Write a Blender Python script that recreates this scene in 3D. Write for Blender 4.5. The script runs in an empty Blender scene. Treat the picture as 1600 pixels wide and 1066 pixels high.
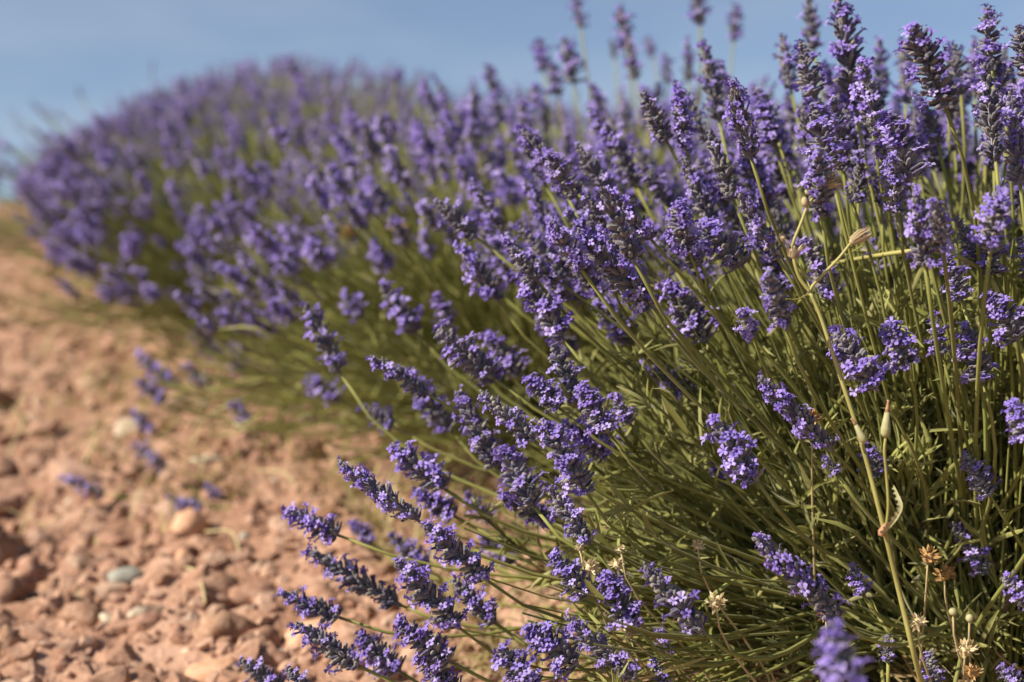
import bpy, math, random
import numpy as np
from mathutils import Vector, Matrix

random.seed(7)
rng = np.random.default_rng(11)
scene = bpy.context.scene
C = scene.collection

# ------------------------------------------------------------------ camera
# World z is the normal of the gently rising field; the field falls away behind a crest.
F = 2200.0                       # focal length in photo pixels (1600 wide)
CAM = Vector((0.0, 0.0, 0.54))
PITCH = math.atan((533 - 135) / F)
cam = bpy.data.cameras.new('camera')
cam_o = bpy.data.objects.new('camera', cam)
C.objects.link(cam_o)
cam.sensor_width = 36.0
cam.lens = 36.0 * F / 1600.0
cam_o.location = CAM
cam_o.rotation_euler = (math.pi / 2 - PITCH, 0, 0)
cam.clip_start = 0.02
cam.clip_end = 500
cam.dof.use_dof = True
cam.dof.focus_distance = 0.96
cam.dof.aperture_fstop = 3.9
cam.dof.aperture_blades = 7
scene.camera = cam_o

# ------------------------------------------------------------------ sky and sun
SUN = Vector((-0.74, -0.20, 0.64)).normalized()      # towards the sun
TILT = math.radians(11)                              # slope of the hillside against true level
world = bpy.data.worlds.new('World')
scene.world = world
world.use_nodes = True
wn = world.node_tree.nodes
wl = world.node_tree.links
bg = wn['Background']
sky = wn.new('ShaderNodeTexSky')
sky.sky_type = 'NISHITA'
sky.sun_disc = False
tc = wn.new('ShaderNodeTexCoord')
rot = wn.new('ShaderNodeVectorRotate')
rot.rotation_type = 'X_AXIS'
rot.inputs['Angle'].default_value = TILT
wl.new(tc.outputs['Generated'], rot.inputs['Vector'])
wl.new(rot.outputs['Vector'], sky.inputs['Vector'])
ts = Matrix.Rotation(TILT, 3, 'X') @ SUN
sky.sun_elevation = math.asin(ts.z)
sky.sun_rotation = math.atan2(ts.x, ts.y)
sky.altitude = 1000
sky.air_density = 1.0
sky.dust_density = 1.6
sky.ozone_density = 3.0
# a thin veil of high cloud, uneven over the whole sky
cm = wn.new('ShaderNodeMapping'); cm.inputs['Scale'].default_value = (2.0, 2.0, 7.0); cm.inputs['Location'].default_value = (0.35, 0.0, 0.2)
cz = wn.new('ShaderNodeTexNoise'); cz.inputs['Scale'].default_value = 2.2; cz.inputs['Detail'].default_value = 5
cr = wn.new('ShaderNodeMapRange'); cr.inputs['From Min'].default_value = 0.45; cr.inputs['From Max'].default_value = 0.75; cr.inputs['To Min'].default_value = 0.10; cr.inputs['To Max'].default_value = 0.32
cx = wn.new('ShaderNodeMix'); cx.data_type = 'RGBA'; cx.inputs['B'].default_value = (6.2, 6.3, 6.6, 1)
wl.new(rot.outputs['Vector'], cm.inputs['Vector']); wl.new(cm.outputs['Vector'], cz.inputs['Vector']); wl.new(cz.outputs['Fac'], cr.inputs['Value'])
wl.new(cr.outputs['Result'], cx.inputs['Factor']); wl.new(sky.outputs['Color'], cx.inputs['A']); wl.new(cx.outputs['Result'], bg.inputs['Color'])
bg.inputs['Strength'].default_value = 0.072
sl = bpy.data.lights.new('sun', 'SUN')
sl.energy = 5.0
sl.angle = math.radians(0.5)
sl.color = (1.0, 0.91, 0.76)
so = bpy.data.objects.new('sun', sl)
C.objects.link(so)
so.rotation_euler = SUN.to_track_quat('Z', 'Y').to_euler()
vs = scene.view_settings
vs.view_transform = 'Standard'
vs.look = 'None'
vs.gamma = 1
vs.exposure = 0.74
vs.use_curve_mapping = False

# ------------------------------------------------------------------ helpers
RT = Vector((1, 0, 0))
UP = Vector((0, math.sin(PITCH), math.cos(PITCH)))
FW = Vector((0, math.cos(PITCH), -math.sin(PITCH)))

def at(u, v, d):
    "photo pixel and depth along the view axis -> point"
    return CAM + d * (RT * ((u - 800) / F) + UP * (-(v - 533) / F) + FW)

def px(p):
    q = Vector(p) - CAM
    d = q.dot(FW)
    if d < 0.05:
        return (-9999, -9999, d)
    return (800 + F * q.dot(RT) / d, 533 - F * q.dot(UP) / d, d)

class VNoise:
    def __init__(self, seed):
        self.t = np.random.default_rng(seed).random((256, 256))
    def __call__(self, x, y):
        xi = np.floor(x).astype(int); yi = np.floor(y).astype(int)
        fx = x - xi; fy = y - yi
        fx = fx * fx * (3 - 2 * fx); fy = fy * fy * (3 - 2 * fy)
        a = self.t[xi & 255, yi & 255]; b = self.t[(xi + 1) & 255, yi & 255]
        c = self.t[xi & 255, (yi + 1) & 255]; d = self.t[(xi + 1) & 255, (yi + 1) & 255]
        return (a * (1 - fx) + b * fx) * (1 - fy) + (c * (1 - fx) + d * fx) * fy - 0.5
VN = [VNoise(k) for k in range(7)]
ROWD = np.array((-0.39, 0.92)); ROWD = ROWD / np.linalg.norm(ROWD)

def gz(x, y, fine=True):
    x = np.asarray(x, float); y = np.asarray(y, float)
    dist = (x - 0.40) * ROWD[1] - (y - 1.12) * ROWD[0]
    z = 0.045 * np.exp(-(dist / 0.42) ** 2) - 0.02 * np.exp(-((dist + 0.85) / 0.3) ** 2)
    t = np.clip(y - 6.0, 0, None)
    z = z - np.where(t < 1.5, 0.055 * t * t, 0.055 * 2.25 + 0.165 * (t - 1.5))
    z = z + 0.030 * VN[0](x * 3.1 + 9, y * 3.1) + 0.016 * VN[1](x * 9, y * 9)
    if fine:
        z = z + 0.022 * VN[2](x * 24, y * 24) + 0.014 * np.abs(VN[3](x * 47, y * 47)) * 2 + 0.007 * VN[4](x * 110, y * 110)
    return z
def gz1(x, y, fine=True):
    return float(gz(np.array([x]), np.array([y]), fine)[0])

class Buf:
    "collects vertices, faces and material slots for one mesh"
    def __init__(self):
        self.v = []; self.f = []; self.m = []; self.n = 0
    def add(self, v, f, m=0):
        self.v.append(np.asarray(v, float).reshape(-1, 3))
        n = self.n
        self.f.extend([tuple(i + n for i in q) for q in f])
        self.m.extend([m] * len(f) if isinstance(m, int) else m)
        self.n += len(self.v[-1])
    def mesh(self, name, mats, smooth=True):
        me = bpy.data.meshes.new(name)
        V = np.concatenate(self.v) if self.v else np.zeros((0, 3))
        me.from_pydata(V.tolist(), [], self.f)
        for m in mats:
            me.materials.append(m)
        if len(mats) > 1:
            me.polygons.foreach_set('material_index', self.m)
        if smooth:
            me.polygons.foreach_set('use_smooth', [True] * len(me.polygons))
        me.update()
        return me

class TmplBuf:
    "fast joining of many transformed copies of template meshes"
    def __init__(self):
        self.V = []; self.L = []; self.S = []; self.M = []; self.n = 0
    def add(self, tmpl, mat4):
        v, loops, sizes, mi = tmpl
        A = np.array(mat4)
        self.V.append(v @ A[:3, :3].T + A[:3, 3])
        self.L.append(loops + self.n); self.S.append(sizes); self.M.append(mi)
        self.n += len(v)
    def mesh(self, name, mats, smooth=True):
        me = bpy.data.meshes.new(name)
        V = np.concatenate(self.V); L = np.concatenate(self.L); S = np.concatenate(self.S); M = np.concatenate(self.M)
        me.vertices.add(len(V)); me.vertices.foreach_set('co', V.ravel().astype(np.float32))
        me.loops.add(len(L)); me.loops.foreach_set('vertex_index', L.astype(np.int32))
        me.polygons.add(len(S))
        me.polygons.foreach_set('loop_start', np.concatenate(([0], np.cumsum(S)[:-1])).astype(np.int32))
        for m in mats:
            me.materials.append(m)
        me.polygons.foreach_set('material_index', M.astype(np.int32))
        me.polygons.foreach_set('use_smooth', np.full(len(S), smooth))
        me.update(calc_edges=True); me.validate()
        return me
def template(buf):
    V = np.concatenate(buf.v)
    return (V, np.array([i for q in buf.f for i in q]), np.array([len(q) for q in buf.f]), np.array(buf.m))

def frame(z, roll=0.0):
    "3x3 matrix whose z axis is the direction given"
    z = Vector(z).normalized()
    a = Vector((0, 0, 1)) if abs(z.z) < 0.95 else Vector((1, 0, 0))
    x = a.cross(z).normalized(); y = z.cross(x)
    m = Matrix((x, y, z)).transposed()
    return m @ Matrix.Rotation(roll, 3, 'Z')
def xf(loc, z, roll=0.0, sx=1.0, sz=1.0):
    return Matrix.Translation(loc) @ frame(z, roll).to_4x4() @ Matrix.Diagonal((sx, sx, sz, 1))

def bezier(p0, p1, p2, p3, n):
    out = []
    for i in range(n + 1):
        t = i / n; s = 1 - t
        out.append(s**3 * p0 + 3 * s * s * t * p1 + 3 * s * t * t * p2 + t**3 * p3)
    return out
def smooth_path(pts, n=4):
    "Catmull-Rom through the points"
    P = [pts[0] * 2 - pts[1]] + list(pts) + [pts[-1] * 2 - pts[-2]]
    out = []
    for i in range(1, len(P) - 2):
        for k in range(n):
            t = k / n
            a, b, c, d = P[i-1], P[i], P[i+1], P[i+2]
            out.append(0.5 * (2*b + (c - a)*t + (2*a - 5*b + 4*c - d)*t*t + (3*b - a - 3*c + d)*t**3))
    out.append(pts[-1].copy())
    return out
def tube(buf, pts, radii, sides=6, m=0, cap=True):
    n = len(pts); V = []; fs = []
    ref = None
    for i, p in enumerate(pts):
        t = (pts[min(i+1, n-1)] - pts[max(i-1, 0)])
        t = t.normalized() if t.length > 1e-9 else Vector((0, 0, 1))
        if ref is None:
            a = Vector((0, 0, 1)) if abs(t.z) < 0.9 else Vector((1, 0, 0))
            ref = a.cross(t).normalized()
        else:
            ref = (ref - t * ref.dot(t)).normalized()
        y = t.cross(ref)
        r = radii[i] if hasattr(radii, '__len__') else radii
        for k in range(sides):
            a = 2 * math.pi * k / sides
            V.append(p + ref * (r * math.cos(a)) + y * (r * math.sin(a)))
    for i in range(n - 1):
        for k in range(sides):
            k2 = (k + 1) % sides
            fs.append((i*sides + k, i*sides + k2, (i+1)*sides + k2, (i+1)*sides + k))
    if cap:
        fs.append(tuple(range(sides))[::-1]); fs.append(tuple(range((n-1)*sides, n*sides)))
    buf.add([tuple(v) for v in V], fs, m)
def lathe(buf, prof, sides, M=None, m=0, wob=0.0):
    "profile of (r, z) spun round z, then transformed"
    V = []; fs = []
    for j, (r, z) in enumerate(prof):
        for k in range(sides):
            a = 2 * math.pi * k / sides
            rr = r * (1 + wob * (random.random() - 0.5))
            V.append(Vector((rr * math.cos(a), rr * math.sin(a), z)))
    n = len(prof)
    for i in range(n - 1):
        for k in range(sides):
            k2 = (k + 1) % sides
            fs.append((i*sides + k, i*sides + k2, (i+1)*sides + k2, (i+1)*sides + k))
    fs.append(tuple(range(sides))[::-1]); fs.append(tuple(range((n-1)*sides, n*sides)))
    if M is not None:
        V = [M @ v for v in V]
    buf.add([tuple(v) for v in V], fs, m)

def link(name, me, parent=None, loc=None):
    o = bpy.data.objects.new(name, me)
    C.objects.link(o)
    if parent is not None:
        o.parent = parent
    if loc is not None:
        o.location = loc
    return o
def tag(o, label=None, cat=None, group=None, kind=None):
    if label: o['label'] = label
    if cat: o['category'] = cat
    if group: o['group'] = group
    if kind: o['kind'] = kind
    return o
def empty(name, loc):
    o = bpy.data.objects.new(name, None)
    C.objects.link(o); o.location = loc
    o.empty_display_size = 0.05
    return o

# ------------------------------------------------------------------ materials
def mat(name, cols, rough=0.7, trans=0.0, sheen=0.0, island=True, noise=None, bump=None, objrand=0.0, spec=0.3, hue=0.06):
    "colours blended by leaf/petal (random per island) with a little noise on top"
    m = bpy.data.materials.new(name); m.use_nodes = True
    nt = m.node_tree; N = nt.nodes; L = nt.links
    p = N['Principled BSDF']; out = N['Material Output']
    p.inputs['Roughness'].default_value = rough
    p.inputs['Specular IOR Level'].default_value = spec
    if sheen:
        p.inputs['Sheen Weight'].default_value = sheen
        p.inputs['Sheen Roughness'].default_value = 0.5
    ramp = N.new('ShaderNodeValToRGB')
    els = ramp.color_ramp.elements
    n = len(cols)
    els[0].position = 0; els[0].color = (*cols[0], 1)
    els[1].position = 1; els[1].color = (*cols[-1], 1)
    for i in range(1, n - 1):
        e = els.new(i / (n - 1)); e.color = (*cols[i], 1)
    geo = N.new('ShaderNodeNewGeometry')
    fac = geo.outputs['Random Per Island'] if island else None
    if noise:
        t = N.new('ShaderNodeTexCoord'); nz = N.new('ShaderNodeTexNoise')
        nz.inputs['Scale'].default_value = noise[0]; nz.inputs['Detail'].default_value = 6
        L.new(t.outputs['Object'], nz.inputs['Vector'])
        mr = N.new('ShaderNodeMapRange')
        mr.inputs['From Min'].default_value = 0.32; mr.inputs['From Max'].default_value = 0.68
        L.new(nz.outputs['Fac'], mr.inputs['Value'])
        if fac is None:
            fac = mr.outputs['Result']
        else:
            mx = N.new('ShaderNodeMix'); mx.inputs['Factor'].default_value = noise[1]
            L.new(fac, mx.inputs['A']); L.new(mr.outputs['Result'], mx.inputs['B'])
            fac = mx.outputs['Result']
    L.new(fac, ramp.inputs['Fac'])
    col = ramp.outputs['Color']
    if objrand:
        oi = N.new('ShaderNodeObjectInfo'); hs = N.new('ShaderNodeHueSaturation')
        mr2 = N.new('ShaderNodeMapRange')
        mr2.inputs['To Min'].default_value = 1 - objrand; mr2.inputs['To Max'].default_value = 1 + objrand
        L.new(oi.outputs['Random'], mr2.inputs['Value']); L.new(mr2.outputs['Result'], hs.inputs['Value'])
        mr3 = N.new('ShaderNodeMapRange')
        mr3.inputs['To Min'].default_value = 0.5 - objrand * hue; mr3.inputs['To Max'].default_value = 0.5 + objrand * hue
        wn_ = N.new('ShaderNodeMath'); wn_.operation = 'FRACT'
        ml = N.new('ShaderNodeMath'); ml.operation = 'MULTIPLY'; ml.inputs[1].default_value = 7.31
        L.new(oi.outputs['Random'], ml.inputs[0]); L.new(ml.outputs[0], wn_.inputs[0]); L.new(wn_.outputs[0], mr3.inputs['Value'])
        L.new(mr3.outputs['Result'], hs.inputs['Hue'])
        L.new(col, hs.inputs['Color']); col = hs.outputs['Color']
    L.new(col, p.inputs['Base Color'])
    if bump:
        t = N.new('ShaderNodeTexCoord'); bz = N.new('ShaderNodeTexNoise')
        bz.inputs['Scale'].default_value = bump[0]; bz.inputs['Detail'].default_value = 8
        L.new(t.outputs['Object'], bz.inputs['Vector'])
        bp = N.new('ShaderNodeBump'); bp.inputs['Strength'].default_value = bump[1]; bp.inputs['Distance'].default_value = bump[2]
        L.new(bz.outputs['Fac'], bp.inputs['Height']); L.new(bp.outputs['Normal'], p.inputs['Normal'])
    if trans:
        tr = N.new('ShaderNodeBsdfTranslucent'); mx = N.new('ShaderNodeMixShader')
        mx.inputs['Fac'].default_value = trans
        L.new(col, tr.inputs['Color'])
        L.new(p.outputs['BSDF'], mx.inputs[1]); L.new(tr.outputs['BSDF'], mx.inputs[2])
        L.new(mx.outputs['Shader'], out.inputs['Surface'])
    return m

M_PETAL = mat('petal_violet', [(0.135, 0.085, 0.36), (0.19, 0.125, 0.46), (0.25, 0.175, 0.54), (0.33, 0.25, 0.60), (0.43, 0.35, 0.67)], 0.6, 0.20, 0.12, objrand=0.12, hue=0.03)
M_CALYX = mat('calyx_grey_violet', [(0.05, 0.04, 0.085), (0.075, 0.06, 0.125), (0.11, 0.10, 0.125), (0.16, 0.145, 0.155), (0.24, 0.21, 0.17)], 0.85, 0.0, 0.5, objrand=0.2)
M_STEM = mat('stem_green', [(0.16, 0.17, 0.032), (0.23, 0.235, 0.055), (0.31, 0.305, 0.085)], 0.6, 0.15, 0.1, noise=(30, 0.35), objrand=0.18)
M_LEAF = mat('leaf_olive', [(0.17, 0.185, 0.038), (0.26, 0.27, 0.065), (0.34, 0.34, 0.11), (0.43, 0.42, 0.19)], 0.6, 0.33, 0.2, noise=(12, 0.3), objrand=0.15)
M_WOOD = mat('dry_wood', [(0.055, 0.035, 0.022), (0.12, 0.08, 0.05), (0.20, 0.145, 0.10)], 0.9, noise=(60, 0.5))
M_DRYLEAF = mat('dry_leaf', [(0.22, 0.14, 0.06), (0.33, 0.22, 0.10), (0.40, 0.30, 0.16)], 0.85, 0.15)
M_SOIL = mat('reddish_soil', [(0.22, 0.12, 0.078), (0.315, 0.178, 0.118), (0.37, 0.22, 0.152), (0.43, 0.27, 0.195)], 0.95, island=False, noise=(9, 1), bump=(140, 0.8, 0.006), spec=0.1)
M_CLOD = mat('soil_clod', [(0.25, 0.14, 0.09), (0.315, 0.178, 0.118), (0.37, 0.22, 0.15), (0.42, 0.265, 0.19), (0.31, 0.23, 0.17)], 0.95, bump=(160, 0.7, 0.004), spec=0.1, noise=(40, 0.3))
M_LUMP = mat('earth_lump', [(0.22, 0.12, 0.078), (0.315, 0.178, 0.118), (0.37, 0.22, 0.152), (0.43, 0.27, 0.195)], 0.95, island=False, noise=(2, 1), bump=(7, 0.6, 0.003), spec=0.1, objrand=0.1)
M_GREYST = mat('stone_grey', [(0.24, 0.235, 0.20), (0.34, 0.33, 0.27)], 0.8, island=False, noise=(3, 1), bump=(7, 0.35, 0.002))
M_PALEST = mat('stone_pale', [(0.42, 0.33, 0.23), (0.56, 0.47, 0.35)], 0.85, island=False, noise=(2.5, 1), bump=(7, 0.4, 0.002))
M_ORANGEST = mat('stone_orange', [(0.48, 0.26, 0.15), (0.60, 0.36, 0.23)], 0.85, island=False, noise=(2, 1), bump=(8, 0.4, 0.002))
M_WEED = mat('weed_stem', [(0.24, 0.22, 0.065), (0.33, 0.30, 0.10), (0.38, 0.33, 0.14)], 0.55, noise=(18, 1), island=False)
M_WEEDDRY = mat('weed_dry', [(0.26, 0.18, 0.09), (0.42, 0.32, 0.19), (0.56, 0.46, 0.30)], 0.8, 0.1)
M_WEEDBUD = mat('weed_bud', [(0.24, 0.24, 0.10), (0.36, 0.34, 0.17), (0.50, 0.46, 0.29)], 0.6, 0.1, noise=(200, 0.5))
M_BROWNTIP = mat('bud_tip', [(0.30, 0.14, 0.07), (0.42, 0.24, 0.14)], 0.8)
M_CREAM = mat('dried_cream', [(0.45, 0.34, 0.18), (0.60, 0.50, 0.30), (0.72, 0.63, 0.42)], 0.85, 0.2)
M_TAN = mat('dried_tan', [(0.30, 0.17, 0.06), (0.44, 0.27, 0.11), (0.52, 0.36, 0.17)], 0.85, 0.2)
M_DRYGRASS = mat('dry_grass', [(0.24, 0.21, 0.06), (0.36, 0.29, 0.11), (0.46, 0.37, 0.18), (0.52, 0.43, 0.25)], 0.75, 0.25)
M_STRAW = mat('straw', [(0.36, 0.27, 0.12), (0.46, 0.37, 0.19), (0.55, 0.46, 0.27)], 0.7, 0.1)

# ------------------------------------------------------------------ ground
def ax(a, b, step, lo, hi, g):
    mid = list(np.arange(a, b, step)); l = []; s = step; p = a
    while p > lo:
        s *= g; p -= s; l.append(p)
    r = []; s = step; p = mid[-1]
    while p < hi:
        s *= g; p += s; r.append(p)
    return np.array(l[::-1] + mid + r)
gx = ax(-2.0, 0.70, 0.0135, -70, 70, 1.18); gy = ax(0.9, 4.4, 0.0135, -25, 120, 1.10)
GX, GY = np.meshgrid(gx, gy, indexing='ij')
GZ = gz(GX, GY)
nx, ny = len(gx), len(gy)
V = np.stack([GX, GY, GZ], -1).reshape(-1, 3)
ii, jj = np.meshgrid(np.arange(nx - 1), np.arange(ny - 1), indexing='ij')
a = (ii * ny + jj).ravel()
quads = np.stack([a, a + ny, a + ny + 1, a + 1], 1)
tb = TmplBuf(); tb.add((V, quads.ravel(), np.full(len(quads), 4), np.zeros(len(quads), int)), np.eye(4))
tag(link('ground', tb.mesh('ground', [M_SOIL])), kind='structure')

def lump(seed, sub=1, flat=0.7, rough=0.3, angular=False):
    import bmesh
    r = random.Random(seed)
    bm = bmesh.new(); bmesh.ops.create_icosphere(bm, subdivisions=max(1, sub), radius=1)
    dirs = [Vector((r.gauss(0, 1), r.gauss(0, 1), r.gauss(0, 1))).normalized() for _ in range(14)]
    amp = [r.uniform(-rough, rough) for _ in dirs]
    for v in bm.verts:
        n = v.co.normalized(); s = 1
        for d_, a_ in zip(dirs, amp):
            s += a_ * max(0, n.dot(d_)) ** 3
        if angular:
            for d_ in dirs[:6]:
                k = n.dot(d_)
                if k > 0.1: s = min(s, 0.72 / k)
        if rough > .45 and sub > 2:
            for q_, (d_, a_) in enumerate(zip(dirs, amp)): s += .05*math.sin(n.dot(d_)*(6 + 2.2*q_) + a_*20)
        s *= r.uniform(1 - rough*.28, 1 + rough*.28)
        v.co = n * s
        v.co.z *= flat
    b = Buf()
    bm.verts.index_update()
    b.add([tuple(v.co) for v in bm.verts], [tuple(v.index for v in f.verts) for f in bm.faces])
    bm.free()
    return b

# loose crumbs of earth: one mass
CL = [template(lump(100 + k, 1, 0.85, 0.6)) for k in range(10)]
CLS = [template(lump(140 + k, 1, 0.85, 0.6, True)) for k in range(8)]
CL0 = [template(lump(160 + k, 0, 0.85, 0.5)) for k in range(8)]
tb = TmplBuf()
cnt = 0
def clearance(x, y):
    return (x - 0.40) * ROWD[1] - (y - 1.12) * ROWD[0]
for k in range(19000):
    d_ = 0.9 + 4.2 * random.random() ** 1.5
    x = random.uniform(-0.48, 0.40) * d_ * 0.9 + random.gauss(0, .05)
    y = d_ + random.uniform(-.1, .1)
    if clearance(x, y) > 0.25: continue
    r = 0.0025 + 0.0095 * random.random() ** 2.6 * (1 + 0.2 * d_)
    if random.random() < 0.05: r *= 1.8
    z = gz1(x, y) + r * random.uniform(-0.6, 0.3)
    M = Matrix.Translation((x, y, z)) @ Matrix.Rotation(random.uniform(0, 6.28), 4, 'Z') @ Matrix.Rotation(random.uniform(-.5, .5), 4, 'X') @ Matrix.Diagonal((r * random.uniform(.8, 1.4), r, r, 1))
    tb.add(random.choice(CL if random.random() < .7 else CLS), M); cnt += 1
tag(link('soil_crumbs', tb.mesh('soil_crumbs', [M_CLOD], smooth=False)), 'loose crumbs of reddish earth strewn over the path', 'soil', kind='stuff')

# ------------------------------------------------------------------ lavender: flower spikes
def calyx(buf, M, r, l, sides=6):
    if sides == 2:      # the coarsest: a three-sided spindle
        V = [(0, 0, 0)] + [(r*math.cos(a), r*math.sin(a), l*.55) for a in (0, 2.09, 4.19)] + [(0, 0, l*1.05)]
        buf.add([tuple(M @ Vector(v)) for v in V], [(0, 2, 1), (0, 3, 2), (0, 1, 3), (4, 1, 2), (4, 2, 3), (4, 3, 1)], 0)
        return
    prof = [(0.35*r, 0), (0.85*r, 0.22*l), (1.0*r, 0.55*l), (0.86*r, 0.85*l), (0.55*r, l)]
    if sides < 5: prof = [(0.5*r, 0), (1.0*r, 0.5*l), (0.6*r, l)]
    lathe(buf, prof, sides, M, 0)
def corolla(buf, M, s, full=True):
    "two-lipped blossom: short tube, two upper lobes, three lower lobes"
    rr = random.random
    V = []; fs = []
    if full == 3:       # the coarsest: three broad lobes
        V = [(0, 0, .3*s)]
        for k in range(3):
            a = 2.094*k + rr()*.5; L = s*(.65 + .35*rr())
            i = len(V)
            V += [(L*.7*math.cos(a-.55), L*.7*math.sin(a-.55), s*.6), (L*math.cos(a), L*math.sin(a), s*(.4+.4*rr())), (L*.7*math.cos(a+.55), L*.7*math.sin(a+.55), s*.6)]
            fs.append((0, i, i+1, i+2))
        buf.add([tuple(M @ Vector(v)) for v in V], fs, 1)
        return
    tl = (0.6 + 0.5*rr()) * s
    if full:
        for k in range(5):
            a = 2*math.pi*k/5
            V.append((0.16*s*math.cos(a), 0.16*s*math.sin(a), -0.25*s))
        for k in range(5):
            a = 2*math.pi*k/5
            V.append((0.2*s*math.cos(a), 0.2*s*math.sin(a), tl))
        for k in range(5):
            k2 = (k+1) % 5; fs.append((k, k2, 5+k2, 5+k))
        base = 5
    else:
        for k in range(5):
            a = 2*math.pi*k/5
            V.append((0.2*s*math.cos(a), 0.2*s*math.sin(a), tl*0.6))
        base = 0; fs.append((0, 1, 2, 3, 4))
    for k in range(5):
        a0 = 2*math.pi*k/5; a1 = 2*math.pi*(k+1)/5; am = (a0+a1)/2
        L = s * (0.66 if k in (0, 1) else 0.5) * (0.65 + 0.6*rr())
        lift = (0.45 if k in (0, 1) else -0.05) + 0.55*(rr()-0.5)
        i = len(V)
        w = 0.33
        w = 0.44
        V.append(((0.2*s+L*0.6)*math.cos(am-w), (0.2*s+L*0.6)*math.sin(am-w), tl + s*(0.12+lift*0.6)))
        V.append(((0.2*s+L*0.6)*math.cos(am+w), (0.2*s+L*0.6)*math.sin(am+w), tl + s*(0.12+lift*0.6)))
        if full:
            V.append(((0.2*s+L)*math.cos(am-w*.5), (0.2*s+L)*math.sin(am-w*.5), tl + s*(0.02+lift*0.7)))
            V.append(((0.2*s+L)*math.cos(am+w*.5), (0.2*s+L)*math.sin(am+w*.5), tl + s*(0.02+lift*0.7)))
            fs.append((base+k, base+(k+1) % 5, i+1, i)); fs.append((i, i+1, i+3, i+2))
        else:
            fs.append((base+k, base+(k+1) % 5, i+1, i))
    buf.add([tuple(M @ Vector(v)) for v in V], fs, 1)

def make_spike(seed, lod, bloom, whorls0, gaps=0.0, fat=1.0, fine=1.0):
    "unit spike: base at the origin, 5 cm tall, along z"
    st = random.getstate(); random.seed(seed)
    whorls = whorls0 if lod < 2 else max(5, int(whorls0*(.75 if lod == 2 else .62)))
    H = 0.05
    A = Buf(); B = Buf()
    zs = []
    z = 0.004
    for w in range(whorls):
        zs.append(z)
        step = 1.0 + (gaps * random.uniform(.5, 2.0) if random.random() < gaps else 0) - 0.35 * w / whorls
        z += step
    k_ = (H - 0.008) / (zs[-1] - 0.004 + 1e-6)
    zs = [0.003 + (q - 0.004) * k_ for q in zs]
    tube(A, [Vector((0, 0, 0)), Vector((0, 0, H*0.5)), Vector((0, 0, H*0.93))], [0.0011, 0.0010, 0.0006], 5 if lod < 2 else 3, 0)
    for w, z in enumerate(zs):
        t = w / max(1, whorls - 1)
        env = (0.78 + 0.55*math.sin(math.pi*min(1, t*0.85+0.18))) * (1 - 0.45*max(0, t-0.6)/0.4) * fat
        nc = {0: 15, 1: 10, 2: 6, 3: 5}[lod]
        nc = max(3, int(nc * (1 - 0.45*t)))
        side = random.uniform(0, 6.28)
        a0 = random.uniform(0, 6.28)
        for c in range(nc):
            a = a0 + 2*math.pi*c/nc + random.uniform(-.3, .3)
            el = math.radians(random.uniform(12, 48) + 32*t)
            d_ = Vector((math.cos(a)*math.cos(el), math.sin(a)*math.cos(el), math.sin(el)))
            ln = 0.0054*env*random.uniform(.75, 1.15)*(fine*.6 + .4)
            r = {0: 0.00135, 1: 0.0016, 2: 0.0021, 3: 0.0033}[lod]*random.uniform(.8, 1.15)*fine
            p0 = Vector((0, 0, z + random.uniform(-.0022, .0022))) + d_*0.0012
            M = xf(p0, d_, random.uniform(0, 6), 1, 1)
            calyx(A, M, r, ln, {0: 6, 1: 5, 2: 3, 3: 2}[lod])
            if random.random() < bloom * (0.55 + 0.6*math.cos(a - side)):
                s = {0: 0.0039, 1: 0.0048, 2: 0.0066, 3: 0.0092}[lod]*random.uniform(.8, 1.2)*(0.8+0.2*env)*fine
                d2 = (d_ + Vector((random.uniform(-.3, .3), random.uniform(-.3, .3), random.uniform(-.25, .25)))).normalized()
                M2 = xf(p0 + d_*ln*0.92, d2, random.uniform(0, 6), 1, 1)
                corolla(B, M2, s, 3 if lod == 3 else lod < 2)
            elif lod == 0 and random.random() < 0.25:
                # closed bud or withered blossom peeping from the calyx
                lathe(A, [(0.0005, 0), (0.0009, 0.0012), (0.0004, 0.0024)], 5, xf(p0 + d_*ln*0.9, d_, 0, 1, 1), 0)
        # small brown bract under the whorl
        if lod == 0:
            for c in range(2):
                a = a0 + math.pi*c
                d_ = Vector((math.cos(a), math.sin(a), 0.5)).normalized(); q = frame(d_)
                p = Vector((0, 0, z-0.0015))
                A.add([tuple(p), tuple(p + d_*0.002 + q.col[0]*0.001), tuple(p + d_*0.0035), tuple(p + d_*0.002 - q.col[0]*0.001)], [(0, 1, 2, 3)], 0)
    random.setstate(st)
    return A, B

def spike_set(n, lod, base):
    S = []
    for k in range(n):
        r = random.Random(base + k)
        kind = k % 4
        if kind == 0: A, B = make_spike(base+k, lod, 0.74, 10, 0.12, 1.05)
        elif kind == 1: A, B = make_spike(base+k, lod, 0.52, 9, 0.5, 1.0)
        elif kind == 2: A, B = make_spike(base+k, lod, 0.42, 10, 0.25, 0.98)
        elif k == 11: A, B = make_spike(base+k, lod, 0.10, 9, 0.3, 1.0)
        else: A, B = make_spike(base+k, lod, 0.88, 9, 0.25, 1.12)
        S.append((A, B))
    return S
M2 = [M_CALYX, M_PETAL]
SP0 = [(A.mesh('flower_spike', [M_CALYX]), (lambda b: (setattr(b, 'm', [0]*len(b.f)), b.mesh('blossoms', [M_PETAL]))[1])(B)) for A, B in spike_set(12, 0, 500)]
SP0L = [(A.mesh('flower_spike', [M_CALYX]), (lambda b: (setattr(b, 'm', [0]*len(b.f)), b.mesh('blossoms', [M_PETAL]))[1])(B)) for A, B in [make_spike(950+k, 0, (.6, .45, .7, .5)[k], (14, 12, 14, 13)[k], (.2, .6, .15, .4)[k], 1.05, 0.70) for k in range(4)]]
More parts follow.
